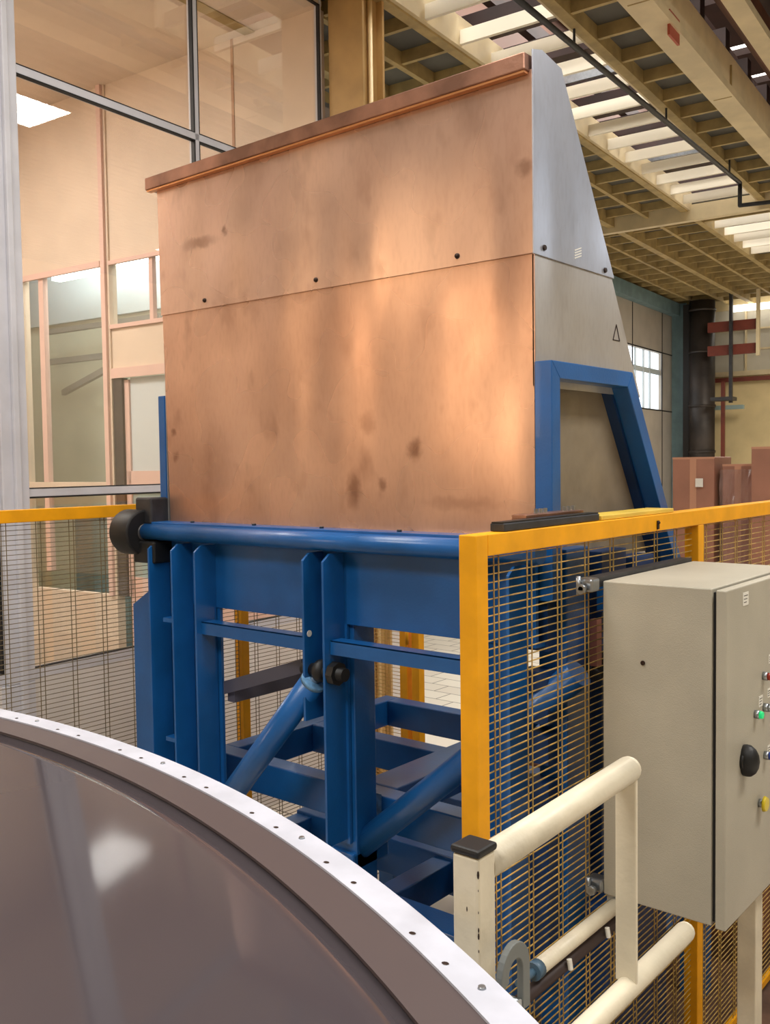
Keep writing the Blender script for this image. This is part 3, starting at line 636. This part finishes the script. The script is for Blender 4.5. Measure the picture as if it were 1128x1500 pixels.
MB().sphere((DX+.012, y, z), .052, (.75, .62, 1)).build('switch_grip', RUB, kn, smooth=True, label='black rotary grip')
for (px, py, m_, nm, r_) in ((1106, 1046, GREEN, 'green lens', .013), (1119, 1036, CHROME, 'chrome cap', .013), (1118, 990, REDB, 'dark red lens', .013), (1120, 1106, BLUEB, 'blue lens', .013), (1112, 1176, YELB, 'yellow ring', .026)):
    y, z = dpos(px, py)
    b_ = MB().tube((DX, y, z), (DX+.016, y, z), .014, seg=20).build('push_button', CHROME, dd, smooth=True)
    MB().tube((DX+.016, y, z), (DX+.026, y, z), r_, r_*.85, seg=20).build('button_cap', m_, b_, smooth=True, label=nm)
# clamps between cabinet and fence
for (a, b) in ((866, 857), (880, 1296)):
    q = hx(a, b, -1.455)
    c_ = MB().box(-1.50, -1.44, q.y-.02, q.y+.035, q.z-.022, q.z+.022).build('clamp', CHROME, cb, bevel=.008)
    MB().tube((-1.47, q.y-.045, q.z-.01), (-1.47, q.y+.02, q.z-.01), .009).tube((-1.47, q.y-.045, q.z-.01), (-1.47, q.y-.03, q.z-.01), .017, seg=6).tube((-1.485, q.y-.03, q.z-.03), (-1.485, q.y-.03, q.z+.03), .008).build('clamp_bolt', CHROME, c_, smooth=True)
MB().box(-1.495, -1.445, 2.80, 3.62, 1.19, 1.222).build('mounting_strut', DGREY, cb, label='dark strut behind the top of the cabinet')
MB().box(-1.14, -1.075, 3.27, 3.34, FLOOR, CZ0).build('support_leg', CREAM, cb, bevel=.004)
tb = MB().tube((-1.40, 2.36, .125), (-1.40, 2.90, .125), .024, seg=18).build('conduit', CREAM, cb, smooth=True, label='cream conduit tube under the cabinet')
MB().tube((-1.40, 2.25, .125), (-1.40, 2.36, .125), .012).tube((-1.40, 2.33, .125), (-1.40, 2.362, .125), .027, seg=16).build('conduit_end', mat('grey_blue_fitting', (70, 96, 116), .4), tb, smooth=True, label='grey-blue fitting')
MB().tube((-1.40, 2.25, .07), (-1.40, 2.90, .07), .02).build('cable', mat('dark_cable', (58, 44, 42), .6), cb, smooth=True)
for y in (2.50, 2.75): MB().tube((-1.375, y, .10), (-1.37, y, .07), .008).build('cable_tie', WHITE, tb)
MB().box(-1.43, -1.37, 2.86, 2.92, .1, .155).build('conduit_bracket', CHROME, cb)

# =================================================================== CREAM GUARD RAIL
gr = thing('guard_rail', (-.845, 1.23, 0), 'cream tubular guard rail with black-capped post in front of the fence', 'guard rail')
MB().box(-.87, -.82, 1.203, 1.253, -.9, .985).build('post', CREAM, gr, bevel=.005)
MB().box(-.873, -.817, 1.20, 1.256, .985, .998).build('post_cap', RUB, gr, bevel=.005)
MB().tube((-.845, 1.25, .955), (-.845, 1.785, .972), .0265, seg=28).sphere((-.845, 1.785, .972), .0265, seg=24).build('top_tube', CREAM, gr, smooth=True)
MB().box(-.872, -.826, 1.780, 1.792, .525, .965).build('upright_bar', CREAM, gr, bevel=.003)
MB().tube((-.845, 1.253, .515), (-.845, 2.08, .515), .023, seg=28).sphere((-.845, 2.08, .515), .023).build('lower_tube', CREAM, gr, smooth=True)
g = MB()
for (z, y, h) in ((.96, 0, .02), (.935, 0, .006), (.90, 0, .007), (.872, .001, .012), (.862, -.001, .016), (.838, 0, .008), (.80, .0, .004), (.90, -.02, .014)):
    g.sphere((-.8205 if y > -.01 else -.842, 1.2035+y*0, z), h*.35, (.3, .25, 1), seg=8)
g.build('chipped_paint', SCREW, gr)
# grey hook plate at the post
pts = []; ro, ri = .042, .020; c0 = Vector((-.79, 1.245, .80))
for i in range(15): a = radians(-20+i*200/14); pts.append((c0.x, c0.y-cos(a)*ro, c0.z+sin(a)*ro*1.15))
pts += [(c0.x, c0.y+ro, c0.z-.07), (c0.x, c0.y+ri, c0.z-.07)]
for i in range(15): a = radians(180-i*200/14); pts.append((c0.x, c0.y-cos(a)*ri, c0.z+sin(a)*ri*1.1))
MB().prism(pts, (.012, 0, 0)).build('hook_plate', mat('grey_hook', (110, 114, 112), .5), gr, bevel=.002, label='grey steel hook')
MB().tube((-.82, 1.255, .74), (-.78, 1.255, .74), .012).build('hook_bolt', CHROME, gr, smooth=True)

# =================================================================== ROUND LID IN THE FOREGROUND
LC = Vector((-2.255, -2.11, 0)); LR = 3.53; LZ = .9; SAG = .16
rl = thing('round_lid', (-1.6, .2, .75), 'big round smoky glossy lid with a pale riveted rim strip', 'lid')
def ring(r0, r1, zf, name, m_, th, nseg=160, a0=-0.15, a1=2.15, rows=1, lab_=None):
    bm = bmesh.new(); grid = []
    for j in range(rows+1):
        r = r0+(r1-r0)*j/rows; row = []
        for i in range(nseg+1):
            a = a0+(a1-a0)*i/nseg
            row.append(bm.verts.new((LC.x+r*cos(a), LC.y+r*sin(a), zf(r))))
        grid.append(row)
    for j in range(rows):
        for i in range(nseg): bm.faces.new((grid[j][i], grid[j][i+1], grid[j+1][i+1], grid[j+1][i]))
    o = MB(); o.bm.free(); o.bm = bm
    ob = o.build(name, m_, rl, label=lab_)
    for p in ob.data.polygons: p.use_smooth = name == 'lid_surface'
    sd = ob.modifiers.new('thickness', 'SOLIDIFY'); sd.thickness = th; sd.offset = -1 if ob.data.polygons[0].normal.z > 0 else 1
    return ob
zf = lambda r: LZ-.005-SAG*(1-(min(r, LR-.06)/(LR-.06))**2)
rim = ring(LR-.056, LR, lambda r: LZ, 'rim_strip', RIM, .012)
ring(LR-.135, LR-.054, lambda r: LZ-.004, 'reflection_band', REFLB, .006)  # reflected dark strip painted as a ring of its own
ring(1.3, LR-.133, lambda r: zf(r), 'lid_surface', GLOSS, .006, rows=40)
ring(LR-.012, LR-.004, lambda r: LZ-.02, 'rim_skirt', RIM, .18)
for k_, a in enumerate([.60+.085*i for i in range(16)]):
    if k_ % 2 == 0:
        MB().tube((LC.x+(LR-.026)*cos(a), LC.y+(LR-.026)*sin(a), LZ), (LC.x+(LR-.026)*cos(a), LC.y+(LR-.026)*sin(a), LZ+.003), .006, .005).build('rivet', CHROME, rim, smooth=True)
    for da, rr in ((.022, .040), (.05, .041)):
        MB().sphere((LC.x+(LR-rr)*cos(a+da), LC.y+(LR-rr)*sin(a+da), LZ+.0005), .005, (1.2, .9, .15), seg=8).build('rivet', SCREW, rim)

# =================================================================== BOXES
def box_stack(name, u0, u1, v0, v1, zt, label, film=True, sticker=None):
    t = thing(name, BM @ Vector(((u0+u1)/2, (v0+v1)/2, FLOOR)), label, 'box', 'wrapped cardboard boxes behind the fence')
    b_ = MB().box(u0, u1, v0, v1, FLOOR+.141, zt).build('carton', CARD, t, M=BW, bevel=.01)
    MB().box(u0, u1, v0-.001, v0+.01, zt-.02, zt).box((u0+u1)/2-.03, (u0+u1)/2+.03, v0-.002, v0, 0, zt).build('tape', mat('tape', (190, 140, 112), .35), b_, M=BW)
    g = MB()
    for k_ in range(3): g.box(u0, u1, v0+(v1-v0)*k_/2.6, v0+(v1-v0)*k_/2.6+.1, FLOOR, FLOOR+.14)
    g.build('pallet', mat('pallet_wood', (170, 130, 90), .7, 0, .2, 10), t, M=BW)
    if film:
        bm = bmesh.new(); n_ = 14
        vs = [[bm.verts.new((u0-.02+(u1-u0+.05)*i/n_, v0-.02+random.uniform(-.015, .01), zt-1.2+1.15*j/n_)) for i in range(n_+1)] for j in range(n_+1)]
        for j in range(n_):
            for i in range(n_): bm.faces.new((vs[j][i], vs[j][i+1], vs[j+1][i+1], vs[j+1][i]))
        o = MB(); o.bm.free(); o.bm = bm; o.build('stretch_wrap', FILM, t, M=BW)
    if sticker:
        MB().box(sticker[0]-.035, sticker[0]+.035, v0-.03, v0-.025, sticker[1]-.04, sticker[1]+.04).build('sticker', WHITE, b_, M=BW)
box_stack('cardboard_box', -2.86, -2.47, 9, 9.6, 1.64, 'tall wrapped cardboard box with a white sticker, nearest the grey door', False, (-2.60, 1.40))
box_stack('cardboard_box', -2.41, -2.13, 9.05, 9.5, 1.57, 'wrapped cardboard box with shiny film in the middle of the three')
box_stack('cardboard_box', -2.07, -1.5, 8.7, 9.5, 1.72, 'taller cardboard box at the right edge, on the right of the three', False)
t = thing('wooden_crate', BM @ Vector((-1.6, 5.2, FLOOR)), 'brown wooden crates on the floor behind the fence, below the cabinet', 'crate')
MB().box(-2.9, -1.15, 5.15, 6.6, FLOOR+.12, -.2).build('crate', mat('brown_crate', (150, 100, 74), .7, 0, .25, 6, .2, 30), t, M=BW, bevel=.01)
g = MB()
for z in (-.85, -.6, -.35): g.box(-2.9, -1.15, 5.12, 5.15, z, z+.06)
g.build('batten', mat('pink_batten', (176, 140, 122), .6), t, M=BW)
MB().box(-2.9, -1.15, 5.15, 6.6, FLOOR, FLOOR+.12).build('runner', mat('runner_wood', (96, 70, 54), .7), t, M=BW)

tag(MB().box(-2.5, .2, 2.0, 8, FLOOR+.0005, FLOOR+.004).build('floor_mat', mat('brown_floor_sheet', (120, 88, 70), .6, 0, .3, 6)), 'worn brown sheet on the floor under and behind the grey cabinet', 'floor sheet')
